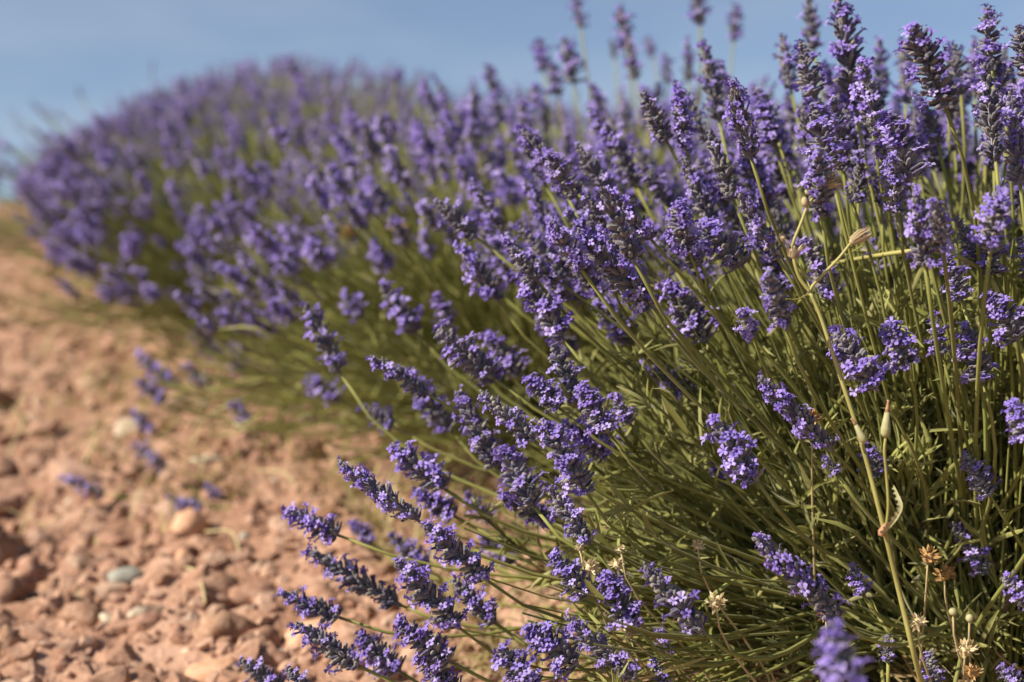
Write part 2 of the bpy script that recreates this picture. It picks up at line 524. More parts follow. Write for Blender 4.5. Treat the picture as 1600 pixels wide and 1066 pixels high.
SP0R = [(A.mesh('flower_spike', [M_CALYX]), (lambda b: (setattr(b, 'm', [0]*len(b.f)), b.mesh('blossoms', [M_PETAL]))[1])(B)) for A, B in [make_spike(900+k, 0, 0.9, 5, 0.0, 1.0) for k in range(3)]]
SP1 = [(A.mesh('flower_spike', [M_CALYX]), (lambda b: (setattr(b, 'm', [0]*len(b.f)), b.mesh('blossoms', [M_PETAL]))[1])(B)) for A, B in spike_set(12, 1, 600)]
def merged(L):
    out = []
    for A, B in L:
        b = Buf(); b.v = A.v + B.v; b.f = list(A.f) + [tuple(i + A.n for i in q) for q in B.f]; b.m = [0]*len(A.f) + [1]*len(B.f); b.n = A.n + B.n
        out.append(template(b))
    return out
SP2 = merged(spike_set(8, 2, 700))
SP3 = merged(spike_set(8, 3, 740))

# leaves
def leaf_buf(seed, n=6, full=True):
    r = random.Random(seed)
    curl = r.uniform(-0.9, 1.5); side = r.uniform(-.5, .5)
    b = Buf(); V = []; fs = []
    for i in range(n + 1):
        t = i / n
        w = 0.052 * float(np.interp(t, [0, .2, .6, .85, .95, 1], [.55, .85, 1, .85, .6, .22]))
        x = side*t*t; y = curl*0.5*t*t; z = t*(1 - 0.12*abs(curl)*t)
        V += [(x - w*.85, y + w*0.8, z), (x, y, z), (x + w*.85, y + w*0.8, z)]
    for i in range(n):
        for k in range(2):
            fs.append((i*3+k, i*3+k+1, (i+1)*3+k+1, (i+1)*3+k))
    b.add(V, fs)
    return b
LF = [leaf_buf(40 + k) for k in range(8)]
LFM = [b.mesh('leaf', [M_LEAF]) for b in LF]
LFT = [template(leaf_buf(40 + k, 4)) for k in range(8)]
LFT2 = [template(leaf_buf(60 + k, 3)) for k in range(6)]

# ------------------------------------------------------------------ lavender: bushes
def interp(u, pts):
    return float(np.interp(u, [p[0] for p in pts], [p[1] for p in pts]))
TOP = [(0, 335), (40, 280), (100, 220), (200, 160), (330, 105), (450, 88), (600, 98), (760, 132), (900, 138), (1100, 130), (1250, 95), (1600, 60)]
GREEN = [(0, 620), (250, 590), (430, 530), (540, 430), (640, 390), (760, 440), (900, 470), (1080, 480), (1200, 490), (1400, 440), (1600, 430)]
EDGE = [(300, 25), (400, 70), (470, 140), (560, 250), (650, 330), (780, 450), (1066, 480)]   # photo y -> x of the row's path side
def accept(tip, head, R):
    "where this row carries its flowers: keeps the outline of the row and the flowerless green flank"
    u, v, d_ = px(head); ut, vt, _ = px(tip)
    if d_ < 0.86 and -200 < u < 1800: return False
    if u < -60 or u > 1660 or v > 1120: return R.random() < 0.6
    if d_ < 6 and vt < interp(u, TOP) - 6: return R.random() < 0.03
    if v > 300 and ut < interp(v, EDGE) and d_ < 4.2: return R.random() < 0.04
    if v > interp(u, GREEN) and d_ < 3.2: return R.random() < 0.035
    if d_ < 1.0 and u > 560: return R.random() < 0.25
    return True

STEMR = 0.00115
def stem_curve(p0, p3, axis, R, up=0.5, n=9):
    L = (p3 - p0).length
    d0 = ((p3 - p0).normalized() * (1 - up) + Vector((0, 0, 1)) * up).normalized()
    w = Vector((R.gauss(0, .02), R.gauss(0, .02), R.gauss(0, .01))) * L
    return bezier(p0, p0 + d0*0.33*L + w, p3 - axis*0.33*L + w*0.4, p3, n)

def put_spike(root, loc, meshes, base, axis, length, width, R):
    A, B = meshes
    sz = length / 0.05
    sx = width / 0.0178
    sx = max(0.75*sz, min(1.6*sz, sx)) if length < 0.09 else sx
    o = link('flower_spike', A, root)
    o.matrix_basis = Matrix.Translation(-loc) @ xf(base, axis, R.uniform(0, 6.28), sx, sz)
    b = link('blossoms', B, o)
    tag(b, kind='stuff')
    return o

def bush(name, x, y, Rxy, H, n_part, n_stuff, lod, label, group, shoots, leaves, seed, heroes=(), leaf_parts=0, zcrown=0.05, fol=(0.30, 0.30), shape=True, fan=1.35, wood=40, bare=0, barefan=None, hs=1.0, low=0.0, low_az=(2.2, 4.1)):
    R = random.Random(seed)
    loc = Vector((x, y, gz1(x, y, False) - 0.005))
    root = empty(name, loc)
    tag(root, label, 'lavender bush', group)
    T = Matrix.Translation(-loc)
    leaf_extra = []
    far = y > 3.0
    stuff_st = Buf(); tbs = TmplBuf(); ns = 0
    # hero stalks: head ends given as points
    def one_stalk(base, axis, length, width, meshes, p0, part, up=0.5):
        nonlocal ns
        pts = stem_curve(p0, base + axis*0.001, axis, R, up, 10 if lod == 0 else 7)
        n = len(pts)
        rad = [STEMR*R.uniform(.9, 1.15)*(1.25 - 0.4*i/(n-1)) for i in range(n)]
        rad = [rad[0]*(1.15 - 0.3*i/(n-1)) for i in range(n)]
        lp = [p - loc for p in pts]
        if part:
            b = Buf(); tube(b, lp, rad, 6 if lod == 0 else 5)
            link('stem', b.mesh('stem', [M_STEM]), root)
            put_spike(root, loc, meshes, base, axis, length, width, R)
        else:
            tube(stuff_st, lp[::2] + ([] if len(lp) % 2 else [lp[-1]]), rad[0]*1.05, 4, cap=False)
            tbs.add(R.choice(SP3 if far else SP2), T @ xf(base, axis, R.uniform(0, 6.28), width/0.0205, length/0.05)); ns += 1
    for (tx, ty, bx, by, wpx, d_, var, tilt) in heroes:
        base = at(bx, by, d_); tip = at(tx, ty, d_ * (1 + tilt))
        ax_ = tip - base; ln = ax_.length; ax_.normalize()
        wid = wpx / F * d_
        meshes = (SP0R[R.randrange(3)] if var == 'r' else (SP0[[0, 4, 8][R.randrange(3)]] if var == 'f' else SP0[[1, 5, 9][R.randrange(3)]] if var == 'g' else SP0[[2, 6, 10][R.randrange(3)]] if var == 's' else SP0[[3, 7][R.randrange(2)]]))
        if ln > .060 and not lod: meshes = SP0L[R.randrange(4)]
        if lod: meshes = SP1[R.randrange(12)]
        out = Vector((base.x - x, base.y - y, 0))
        k = min(1.0, out.length/0.5)
        o2 = out.normalized() if out.length > 1e-3 else Vector((1, 0, 0))
        p0 = loc + o2*(0.03 + 0.10*k) + Vector((R.gauss(0, .03), R.gauss(0, .03), zcrown + R.uniform(0, .04)))
        elev = (base.z - p0.z)/max(0.05, (base - p0).length)
        one_stalk(base, ax_, ln, wid, meshes, p0, True, 0.28 if elev < .6 else 0.42)
    made = 0; tries = 0
    cand = []
    while made < n_part + n_stuff and tries < (n_part + n_stuff)*14:
        tries += 1
        rb = math.sqrt(R.random()); az = R.uniform(0, 2*math.pi)
        th = min(1.5, rb*fan + R.gauss(0, 0.10))
        if R.random() < low: az = R.uniform(*low_az); th = R.uniform(1.0, 1.5)
        rr = R.uniform(0.80, 1.02) if R.random() < .75 else R.uniform(0.6, 0.85)
        st, ct = math.sin(th), max(0, math.cos(th))
        base = loc + Vector((Rxy*st*math.cos(az)*rr, Rxy*st*math.sin(az)*rr, 0.10 + (H - 0.15)*(ct**0.75)*rr + R.gauss(0, .015)))
        length = R.uniform(0.032, 0.060)*hs
        a2 = th*0.72
        axis = (Vector((math.sin(a2)*math.cos(az), math.sin(a2)*math.sin(az), math.cos(a2))) + Vector((R.gauss(0, .13), R.gauss(0, .13), R.gauss(0, .08)))).normalized()
        tip = base + axis*length
        if base.z < gz1(base.x, base.y, False) + 0.05: continue
        if shape and not accept(tip, base + axis*length*0.4, R): continue
        p0 = loc + Vector((0.13*rb*math.cos(az), 0.13*rb*math.sin(az), zcrown + R.uniform(0, .05)))
        cand.append((base, axis, length, R.uniform(0.014, 0.022)*hs, p0)); made += 1
    # the ones that show largest become parts of their own
    cand.sort(key=lambda c: (-200 < px(c[0])[0] < 1800 and -120 < px(c[0])[1] < 1250) and px(c[0])[2] or 99)
    for i, (base, axis, length, wid, p0) in enumerate(cand):
        one_stalk(base, axis, length, wid, R.choice(SP0 if lod == 0 else SP1), p0, i < n_part, 0.45)
    if ns:
        tag(link('flower_spikes', tbs.mesh('flower_spikes', M2), root), kind='stuff')
        tag(link('stems', stuff_st.mesh('stems', [M_STEM]), root), kind='stuff')
    # leafy shoots
    tl = TmplBuf(); ts_ = Buf(); leaf_list = []
    fr, fh = fol
    for s in range(shoots):
        rb = math.sqrt(R.random()); az = R.uniform(0, 2*math.pi)
        th = rb*1.45
        p0 = loc + Vector((0.12*rb*math.cos(az), 0.12*rb*math.sin(az), 0.02 + R.uniform(0, .05)))
        rr = R.uniform(.55, 1.05) if R.random() < .5 else R.uniform(.85, 1.05)
        p3 = loc + Vector((fr*math.sin(th)*math.cos(az)*rr, fr*math.sin(th)*math.sin(az)*rr, 0.05 + fh*math.cos(th)*rr))
        ad = (Vector((math.sin(th*.6)*math.cos(az), math.sin(th*.6)*math.sin(az), math.cos(th*.6)))).normalized()
        if lod == 0 and px(p3)[2] < 1.03 and px(p3)[0] > 1000: p3.y += R.uniform(1.02, 1.13) - px(p3)[2]; p3.x += R.gauss(0, .05)
        pts = stem_curve(p0, p3, ad, R, .35, 6)
        tube(ts_, [p - loc for p in pts], [0.0017 - 0.0009*i/6 for i in range(7)], 4, cap=False)
        nl = leaves
        for q in range(nl):
            t = 0.35 + 0.65*(q//2*2)/max(1, nl-1)
            i = min(5, int(t*6)); p = pts[i].lerp(pts[i+1], t*6 - i if t*6 - i <= 1 else 1)
            tan = (pts[i+1] - pts[i]).normalized()
            fm = frame(tan)
            a = (q % 2)*math.pi + (q//2)*1.57 + R.uniform(-.4, .4)
            sidev = fm.col[0]*math.cos(a) + fm.col[1]*math.sin(a)
            dv = (tan*R.uniform(.6, 1.6) + sidev*R.uniform(.35, .9) + Vector((0, 0, .1))).normalized()
            ll = R.uniform(0.022, 0.046)*(0.75 if t > .95 else 1)
            leaf_list.append((p, dv, ll, R.uniform(0, 6.28)))
        if lod == 0:
            for q in range(7):
                dv = (ad*R.uniform(.5, 1.4) + Vector((R.gauss(0, .5), R.gauss(0, .5), R.gauss(0, .4)))).normalized()
                leaf_list.append((p3, dv, R.uniform(.014, .030), R.uniform(0, 6.28)))
    if lod == 0:
        leaf_list = [c for c in leaf_list if not (px(c[0])[2] < .975 and 1000 < px(c[0])[0] < 1700 and px(c[0])[1] < 1180)]
    leaf_list.sort(key=lambda c: px(c[0])[2] if (-50 < px(c[0])[0] < 1650 and 350 < px(c[0])[1] < 1100) else 99)
    for i, (p, dv, ll, ro) in enumerate(leaf_list):
        W = T @ xf(p, dv, ro, (ll*.55 + .02)*R.uniform(.85, 1.25), ll)
        if i < leaf_parts:
            o = link('leaf', R.choice(LFM), root); o.matrix_basis = W
        else:
            tl.add(R.choice(LFT if lod == 0 else LFT2), W)
    if shoots:
        tag(link('foliage', tl.mesh('foliage', [M_LEAF]), root), kind='stuff')
        tag(link('shoots', ts_.mesh('shoots', [M_STEM]), root), kind='stuff')
    # flowerless stems leaning out over the flank
    if bare:
        bb = Buf()
        for s in range(bare):
            if lod == 0 and s % 4 == 3: continue
            az = R.uniform(*(barefan or (0, 6.283))); th = R.uniform(.45, 1.42); rr = R.uniform(.55, 1.05 if lod == 0 else 1.25)
            if lod == 0 and s % 3 == 0: az = R.uniform(2.6, 4.9); th = R.uniform(1.1, 1.5)
            p0 = loc + Vector((0.13*math.cos(az), 0.13*math.sin(az), zcrown + R.uniform(-.02, .03)))
            p3 = loc + Vector((Rxy*.92*math.sin(th)*math.cos(az)*rr, Rxy*.92*math.sin(th)*math.sin(az)*rr, .06 + (H - .2)*math.cos(th)*rr))
            if lod == 0 and px(p3)[2] < 1.0 and px(p3)[0] > 1060: p3.y += R.uniform(1.0, 1.12) - px(p3)[2]
            ad = Vector((math.sin(th*.8)*math.cos(az), math.sin(th*.8)*math.sin(az), math.cos(th*.8)))
            pts = stem_curve(p0, p3, ad, R, .35, 7); k0 = R.uniform(.8, 1.2)*STEMR
            tube(bb, [p - loc for p in pts], [k0*(1.2 - .09*i) for i in range(8)], 4, cap=False)
            for q in range(1 if lod == 0 else 3):
                i = R.randint(1, 6); tan = (pts[i+1] - pts[i]).normalized()
                dv = (tan*1.4 + Vector((R.gauss(0, .4), R.gauss(0, .4), R.gauss(0, .3)))).normalized()
                leaf_extra.append((pts[i], dv, R.uniform(.03, .06), R.uniform(0, 6.28)))
        tag(link('bare_stems', bb.mesh('bare_stems', [M_STEM]), root), kind='stuff')
        te = TmplBuf()
        for (p, dv, ll, ro) in leaf_extra: te.add(R.choice(LFT2), T @ xf(p, dv, ro, ll, ll))
        tag(link('stem_leaves', te.mesh('stem_leaves', [M_LEAF]), root), kind='stuff')
    # woody foot
    wb = Buf()
    for s in range(wood):
        az = R.uniform(0, 6.28); rb = R.uniform(.2, 1)
        p0 = Vector((0.05*rb*math.cos(az), 0.05*rb*math.sin(az), -0.02))
        p3 = Vector((0.19*rb*math.cos(az+R.uniform(-.4, .4)), 0.19*rb*math.sin(az), R.uniform(.05, .14)))
        pts = bezier(p0, p0 + Vector((0, 0, .03)), p3 - Vector((R.uniform(-.03, .03), R.uniform(-.03, .03), .03)), p3, 5)
        tube(wb, pts, [0.006*R.uniform(.5, 1)*(1 - .12*i) for i in range(6)], 5)
    link('woody_base', wb.mesh('woody_base', [M_WOOD]), root)
    return root

# flower heads that can be followed one by one in the photograph:
# (tip x, tip y, base x, base y, width, depth, variant, tip tilt in depth)
H0 = [
 (900, 362, 1022, 482, 62, .96, 'g', -.02), (752, 615, 838, 692, 44, .98, 's', 0), (845, 655, 918, 772, 66, .95, 'x', -.02),
 (858, 762, 922, 852, 42, .97, 's', 0), (786, 700, 836, 794, 60, 1.02, 'f', .02), (716, 610, 776, 732, 54, 1.08, 'f', 0),
 (528, 722, 657, 816, 46, .99, 's', 0), (611, 696, 697, 766, 48, 1.06, 'x', 0), (650, 766, 712, 808, 42, 1.12, 'f', 0),
 (662, 818, 762, 908, 62, .96, 'x', -.02), (618, 876, 718, 982, 66, .95, 'x', -.02), (480, 860, 626, 946, 58, 1.10, 'x', 0),
 (620, 972, 706, 1036, 60, .99, 'f', 0), (706, 905, 776, 976, 40, 1.04, 's', 0), (446, 798, 532, 838, 42, 1.08, 'f', 0),
 (434, 925, 532, 966, 46, 1.06, 's', 0), (462, 974, 562, 1042, 48, 1.02, 's', 0), (560, 992, 628, 1052, 50, 1.06, 'f', 0),
 (374, 1030, 442, 1080, 44, 1.08, 's', 0), (448, 1042, 492, 1100, 46, .98, 's', 0), (652, 1026, 716, 1085, 60, 1.0, 'f', 0),
 (632, 575, 706, 676, 52, 1.22, 'f', 0), (564, 634, 616, 668, 40, 1.24, 'g', 0), (548, 815, 582, 850, 34, 1.3, 'f', 0),
 (610, 840, 672, 892, 44, 1.24, 'g', 0), (752, 838, 806, 880, 40, 1.22, 'g', 0), (730, 772, 768, 816, 34, 1.2, 'g', 0),
 (823, 590, 876, 640, 52, 1.02, 'f', 0), (864, 538, 902, 632, 50, 1.04, 's', 0), (907, 604, 952, 678, 46, 1.0, 'x', 0),
 (956, 616, 986, 664, 46, 1.03, 'f', 0), (968, 668, 982, 712, 40, 1.1, 'r', 0), (682, 512, 772, 592, 78, 1.10, 'x', 0),
 (596, 446, 652, 522, 44, 1.30, 's', 0), (476, 472, 532, 584, 48, 1.22, 's', 0), (680, 460, 704, 512, 44, 1.3, 'f', 0),
 (815, 430, 882, 532, 50, 1.05, 'x', 0), (1004, 572, 1092, 612, 46, 1.12, 'g', 0), (863, 866, 922, 932, 48, .95, 'f', 0),
 (942, 898, 992, 978, 58, .95, 'x', 0), (1006, 886, 1102, 990, 54, .93, 's', 0), (830, 974, 904, 1042, 58, .95, 'x', 0),
 (884, 964, 994, 1062, 50, .94, 's', 0), (778, 1010, 836, 1082, 56, .94, 'x', 0), (1028, 984, 1046, 1026, 36, 1.0, 'r', 0),
 (1020, 1028, 1040, 1075, 40, .96, 's', 0), (1186, 590, 1300, 704, 48, .96, 'g', -.02), (1110, 650, 1184, 754, 50, .94, 'x', 0),
 (1178, 838, 1318, 972, 52, .93, 'g', -.02), (1328, 884, 1350, 932, 40, .98, 's', 0), (1300, 975, 1330, 1082, 78, .70, 'f', 0),
 (1386, 994, 1388, 1036, 38, .97, 's', 0), (1452, 1018, 1462, 1080, 56, .95, 's', 0), (1488, 820, 1546, 898, 46, 1.04, 's', 0),
 (1568, 902, 1614, 950, 48, .90, 's', 0), (1560, 1040, 1600, 1075, 50, .92, 's', 0), (1508, 710, 1548, 776, 50, .98, 's', 0), (1288, 712, 1308, 742, 36, .99, 'r', 0),
 (1350, 694, 1374, 748, 36, 1.02, 'f', 0), (1304, 518, 1372, 612, 56, .95, 'x', 0), (1390, 506, 1418, 570, 62, .95, 'f', -.02),
 (1456, 492, 1472, 556, 46, .97, 'r', 0), (1506, 502, 1536, 598, 58, .96, 's', 0), (1578, 628, 1612, 690, 52, .88, 'x', 0),
 (1112, 724, 1134, 762, 40, 1.1, 'f', 0), (1272, 160, 1298, 266, 74, .96, 'g', 0), (1310, -6, 1338, 176, 72, 1.08, 's', 0),
 (1424, 36, 1478, 168, 80, .93, 'g', -.03), (1252, 66, 1272, 152, 50, 1.06, 's', 0), (1262, -4, 1272, 78, 34, 1.3, 's', 0),
 (1374, 58, 1378, 152, 34, 1.35, 's', 0), (1394, 176, 1422, 288, 66, .97, 'x', 0), (1542, 12, 1550, 104, 46, 1.04, 'g', 0),
 (1538, 92, 1556, 252, 62, 1.0, 's', 0), (1580, 142, 1594, 288, 56, .95, 'g', 0), (1446, 166, 1466, 226, 54, 1.12, 'f', 0),
 (1184, 138, 1212, 206, 44, 1.16, 's', 0), (1100, 66, 1124, 192, 46, 1.2, 's', 0), (1322, 292, 1332, 318, 58, .99, 'r', 0),
 (1478, 400, 1504, 472, 54, .97, 'f', 0), (1496, 342, 1524, 400, 46, 1.0, 'g', 0), (1520, 368, 1548, 416, 54, 1.0, 'f', 0),
 (1552, 456, 1592, 534, 66, .94, 'x', 0), (1162, 488, 1174, 520, 40, .95, 'r', -.02), (1094, 346, 1162, 418, 62, 1.04, 'x', 0),
 (1042, 336, 1096, 418, 48, 1.02, 's', 0), (1258, 370, 1304, 472, 50, 1.02, 's', 0), (1192, 374, 1230, 462, 52, 1.1, 'g', 0),
 (1120, 300, 1168, 372, 46, 1.2, 'g', 0), (1040, 440, 1106, 536, 60, 1.06, 'f', 0), (738, 320, 816, 412, 58, 1.4, 'g', 0),
 (900, 240, 946, 336, 50, 1.3, 'f', 0), (1592, 372, 1620, 440, 50, 1.0, 's', 0), (1450, 220, 1478, 270, 50, 1.2, 'f', 0),
 (1150, 190, 1182, 262, 48, 1.3, 'f', 0), (1206, 240, 1236, 312, 46, 1.2, 'f', 0), (1410, 290, 1436, 356, 44, 1.2, 'f', 0),
 (1340, 350, 1362, 400, 40, 1.25, 'f', 0), (964, 340, 1004, 402, 46, 1.25, 'f', 0), (934, 470, 986, 540, 50, 1.15, 'f', 0), (760, 520, 812, 590, 46, 1.2, 'f', 0),
 (1590, 40, 1606, 120, 48, 1.0, 's', 0), (1490, 70, 1502, 150, 44, 1.15, 'g', 0),
]
H1 = [
 (900, -6, 908, 44, 22, 1.75, 's', 0), (968, 8, 982, 80, 28, 1.7, 's', 0), (980, 55, 994, 125, 30, 1.65, 'g', 0), (843, 62, 850, 112, 26, 1.8, 's', 0),
 (882, 58, 896, 132, 34, 1.7, 'f', 0), (1088, -10, 1094, 38, 26, 1.6, 'f', 0), (1150, 6, 1146, 66, 24, 1.8, 's', 0), (760, 100, 776, 152, 24, 1.9, 's', 0),
 (1040, 84, 1042, 130, 20, 1.8, 's', 0), (1074, 60, 1076, 130, 22, 1.7, 'g', 0), (955, 60, 960, 92, 16, 2.2, 's', 0), (1012, 58, 1020, 90, 20, 2.2, 's', 0),
 (752, 230, 768, 292, 34, 1.7, 'f', 0), (834, 240, 848, 302, 28, 1.6, 'g', 0), (925, 130, 938, 180, 34, 1.6, 'f', 0), (860, 100, 872, 150, 26, 1.75, 'f', 0),
 (480, 588, 532, 626, 40, 1.5, 'f', 0), (360, 632, 390, 656, 26, 1.7, 'f', 0)]
H2 = [(212, 552, 280, 606, 32, 2.0, 'f', 0), (290, 572, 334, 606, 28, 2.05, 'f', 0), (217, 597, 260, 628, 24, 1.95, 's', 0), (204, 640, 242, 676, 20, 1.9, 's', 0),
 (208, 696, 260, 730, 24, 1.85, 's', 0), (95, 746, 162, 772, 22, 1.8, 's', 0), (262, 778, 320, 792, 24, 1.75, 's', 0), (320, 758, 348, 778, 20, 1.8, 's', 0),
 (300, 520, 350, 566, 30, 2.1, 'f', 0), (360, 540, 384, 590, 30, 2.1, 'f', 0)]

ROW = 'lavender bushes forming the main row beside the path'
PATHSIDE = (1.9, 4.6)
bush('lavender_bush', 0.40, 1.12, 0.50, 0.57, 290, 330, 0, 'sharply seen lavender bush growing around the tall pale thistle-like weed stalk', ROW, 820, 15, 1, H0, 300, 0.05, (0.40, 0.35), bare=720, barefan=(1.2, 5.0))
bush('lavender_bush', 0.10, 1.86, 0.54, 0.54, 290, 430, 1, 'lavender bush in the main row just behind the one with the weed stalk', ROW, 380, 11, 2, H1, 0, 0.05, (0.38, 0.34), bare=800, barefan=PATHSIDE, hs=.9)
bush('lavender_bush', -0.28, 2.62, 0.66, 0.555, 290, 470, 1, 'lavender bush trailing low flower spikes out over the bare soil path', ROW, 260, 10, 3, H2, 0, 0.05, (0.38, 0.32), fan=1.5, hs=.86, low=.35, bare=560, barefan=PATHSIDE)
bush('lavender_bush', -0.62, 3.48, 0.74, 0.60, 290, 1800, 1, 'lavender bush between the path-trailing bush and the domed one closing the row', ROW, 200, 8, 4, (), 0, 0.05, (0.36, 0.30), fan=1.5, hs=.88, low=.26)
bush('lavender_bush', -0.88, 4.40, 0.78, 0.64, 290, 2000, 1, 'big dense domed purple lavender bush that closes the main row against the sky', ROW, 160, 8, 5, (), 0, 0.05, (0.36, 0.30), fan=1.5, hs=.88, low=.26)
BACK = 'lavender bushes of the row behind'
for k, (x, y, h) in enumerate([(1.30, 3.15, .55), (0.92, 3.95, .53), (0.56, 4.75, .55), (0.20, 5.55, .56)]):
    bush('lavender_bush', x, y, 0.56, h, 90, 260, 1, ['lavender bush of the row behind, showing between the stems beside the arching pale stalk', 'lavender bush of the row behind, second along from the arching pale stalk', 'lavender bush of the row behind, third along from the arching pale stalk', 'farthest lavender bush of the row behind, nearest the domed bush'][k], BACK, 60, 6, 20 + k, (), 0, 0.05, (0.3, 0.28), shape=False)
bush('lavender_bush', -2.36, 4.9, 0.56, 0.36, 60, 240, 1, 'lavender bush across the path from the domed bush, only outermost stalks showing', None, 60, 6, 31,
     [(-10, 205, -60, 214, 20, 4.6, 's', 0), (0, 258, -14, 300, 16, 4.7, 's', 0)], 0, 0.05, (0.3, 0.28), shape=False)

# ------------------------------------------------------------------ the tall weed
def weed():
    D = 0.915
    foot = at(1438, 1060, D + .02)
    g = Vector((foot.x + 0.03, foot.y + 0.08, 0)); g.z = gz1(g.x, g.y) - 0.01
    root = empty('weed_stalk', g)
    tag(root, 'tall pale yellow-green weed stalk with dry seed heads rising before the lavender', 'weed')
    P = lambda L: [at(u, v, d_) - g for u, v, d_ in L]
    def part(name, pts, rad, m=M_WEED, sides=8, n=5):
        pp = smooth_path(pts, n); k = len(pp)
        b = Buf(); tube(b, pp, [rad[0] + (rad[1] - rad[0])*i/(k-1) for i in range(k)], sides)
        return link(name, b.mesh(name, [m]), root)
    part('stem', [Vector((0, 0, 0)), (foot - g)*0.5 + Vector((.006, 0, 0))] + P([(1430, 1030, D+.015), (1405, 925, D+.01), (1381, 825, D), (1358, 735, D), (1335, 655, D), (1310, 580, D), (1284, 500, D), (1266, 457, D)]), (0.0020, 0.0012))
    part('branch', P([(1267, 458, D), (1250, 435, D), (1242, 412, D), (1239, 392, D), (1240, 378, D-.003), (1252, 348, D-.004), (1262, 322, D-.005), (1275, 302, D-.006), (1287, 289, D-.006)]), (0.0013, 0.0008))
    part('branch', P([(1265, 455, D), (1272, 444, D), (1290, 425, D-.004), (1312, 402, D-.006), (1330, 379, D-.008)]), (0.0012, 0.0009))
    part('branch', P([(1266, 452, D), (1258, 432, D+.003), (1250, 412, D+.004)]), (0.0008, 0.0006))
    part('branch', P([(1239, 386, D), (1232, 378, D), (1224, 372, D)]), (0.0004, 0.0003), M_WEEDDRY)
    part('tendril', P([(1262, 460, D), (1250, 466, D-.003), (1240, 468, D-.004), (1228, 467, D-.004)]), (0.0005, 0.0002))
    part('side_stem', P([(1384, 828, D), (1388, 790, D-.004), (1385, 740, D-.006), (1382, 705, D-.008), (1384, 683, D-.008)]), (0.0010, 0.0010))
    part('side_stem', P([(1352, 712, D), (1348, 700, D-.003), (1346, 693, D-.004)]), (0.0007, 0.0006))
    # dry seed heads: overlapping narrow bracts round a cup
    def seed_head(u0, v0, u1, v1, w, name='seed_head', m=M_WEEDDRY, nb=20, open_=0.55):
        a = at(u0, v0, D-.008) - g; b_ = at(u1, v1, D-.010) - g
        ax_ = (b_ - a); L = ax_.length; ax_.normalize(); r = w/2/F*D
        b = Buf()
        lathe(b, [(r*.35, 0), (r*.7, L*.18), (r*.7, L*.4), (r*.45, L*.62)], 10, xf(a, ax_), 0, .15)
        fm = frame(ax_)
        for k in range(nb):
            th = 6.283*k/nb + random.uniform(-.2, .2)
            rad = fm.col[0]*math.cos(th) + fm.col[1]*math.sin(th); tg = ax_.cross(rad)
            p0 = a + rad*r*.72 + ax_*L*.1; p1 = a + rad*r*(.8+.35*random.random()) + ax_*L*.55
            p2 = a + rad*r*(open_ + .5*random.random()) + ax_*L*random.uniform(.85, 1.08)
            ww = r*.17
            b.add([tuple(p0-tg*ww), tuple(p0+tg*ww), tuple(p1+tg*ww*.9), tuple(p1-tg*ww*.9), tuple(p2+tg*ww*.25+rad*r*.1), tuple(p2-tg*ww*.25)],
                  [(0, 1, 2, 3), (3, 2, 4, 5)])
        return link(name, b.mesh(name, [m]), root)
    seed_head(1328, 380, 1360, 360, 20)
    seed_head(1284, 291, 1312, 280, 22, open_=.8)
    seed_head(1238, 404, 1243, 380, 22, open_=1.6, nb=12)
    seed_head(1224, 376, 1221, 366, 11, nb=8)
    for (u0, v0, u1, v1, w) in [(1258, 302, 1276, 293, 15), (1259, 323, 1256, 308, 11)]:
        a = at(u0, v0, D-.006) - g; b_ = at(u1, v1, D-.006) - g; b = Buf(); r = w/2/F*D; L = (b_-a).length
        lathe(b, [(r*.4, 0), (r*.95, L*.25), (r, L*.55), (r*.75, L*.85), (r*.3, L)], 10, xf(a, b_-a), 0, .12)
        link('bud', b.mesh('bud', [M_WEEDBUD if w > 12 else M_WEEDDRY]), root)
    # green buds on the side stems, brown shrivelled tip
    for (u0, v0, u1, v1, ut, vt, w) in [(1383, 684, 1386, 644, 1388, 625, 16), (1352, 692, 1337, 664, 1330, 654, 13)]:
        a = at(u0, v0, D-.008) - g; b_ = at(u1, v1, D-.008) - g; c = at(ut, vt, D-.008) - g
        b = Buf(); r = w/2/F*D; L = (b_-a).length
        lathe(b, [(r*.45, 0), (r*.95, L*.15), (r, L*.35), (r*.75, L*.65), (r*.45, L)], 12, xf(a, b_-a), 0, .08)
        o = link('bud', b.mesh('bud', [M_WEEDBUD]), root)
        b = Buf(); L2 = (c-b_).length
        lathe(b, [(r*.46, -L2*.1), (r*.38, L2*.4), (r*.2, L2*.8), (r*.28, L2)], 7, xf(b_, c-b_), 0, .3)
        link('dry_tip', b.mesh('dry_tip', [M_BROWNTIP]), o)
    # toothed, half withered leaf clasping the stem
    pts = smooth_path(P([(1378, 834, D-.006), (1390, 822, D-.016), (1402, 806, D-.022), (1408, 790, D-.024), (1402, 772, D-.022), (1396, 758, D-.020)]), 6)
    b = Buf(); V = []; fs = []
    n = len(pts)
    for i, p in enumerate(pts):
        t = i/(n-1); tan = (pts[min(n-1, i+1)] - pts[max(0, i-1)]).normalized()
        sd = tan.cross(FW).normalized()
        w = 0.0026*(1 - t)**.5*(0.35 + 1.6*t*(1.2-t)) + 0.0002
        tooth = 0.0014 if i % 3 == 1 else 0
        V += [tuple(p - sd*w*.5 - FW*w*.5), tuple(p), tuple(p + sd*(w + tooth) - FW*w*.3)]
    for i in range(n-1):
        for k in range(2):
            fs.append((i*3+k, i*3+k+1, (i+1)*3+k+1, (i+1)*3+k))
    b.add(V, fs)
    link('leaf', b.mesh('leaf', [M_WEEDBUD]), root)['label'] = 'half withered toothed leaf'
    b = Buf(); lathe(b, [(0.0015, 0), (0.0026, 0.003), (0.0022, 0.006), (0.001, 0.009)], 7, xf(at(1376, 838, D-.003) - g, (at(1384, 818, D-.003) - at(1376, 838, D-.003))), 0, .4)
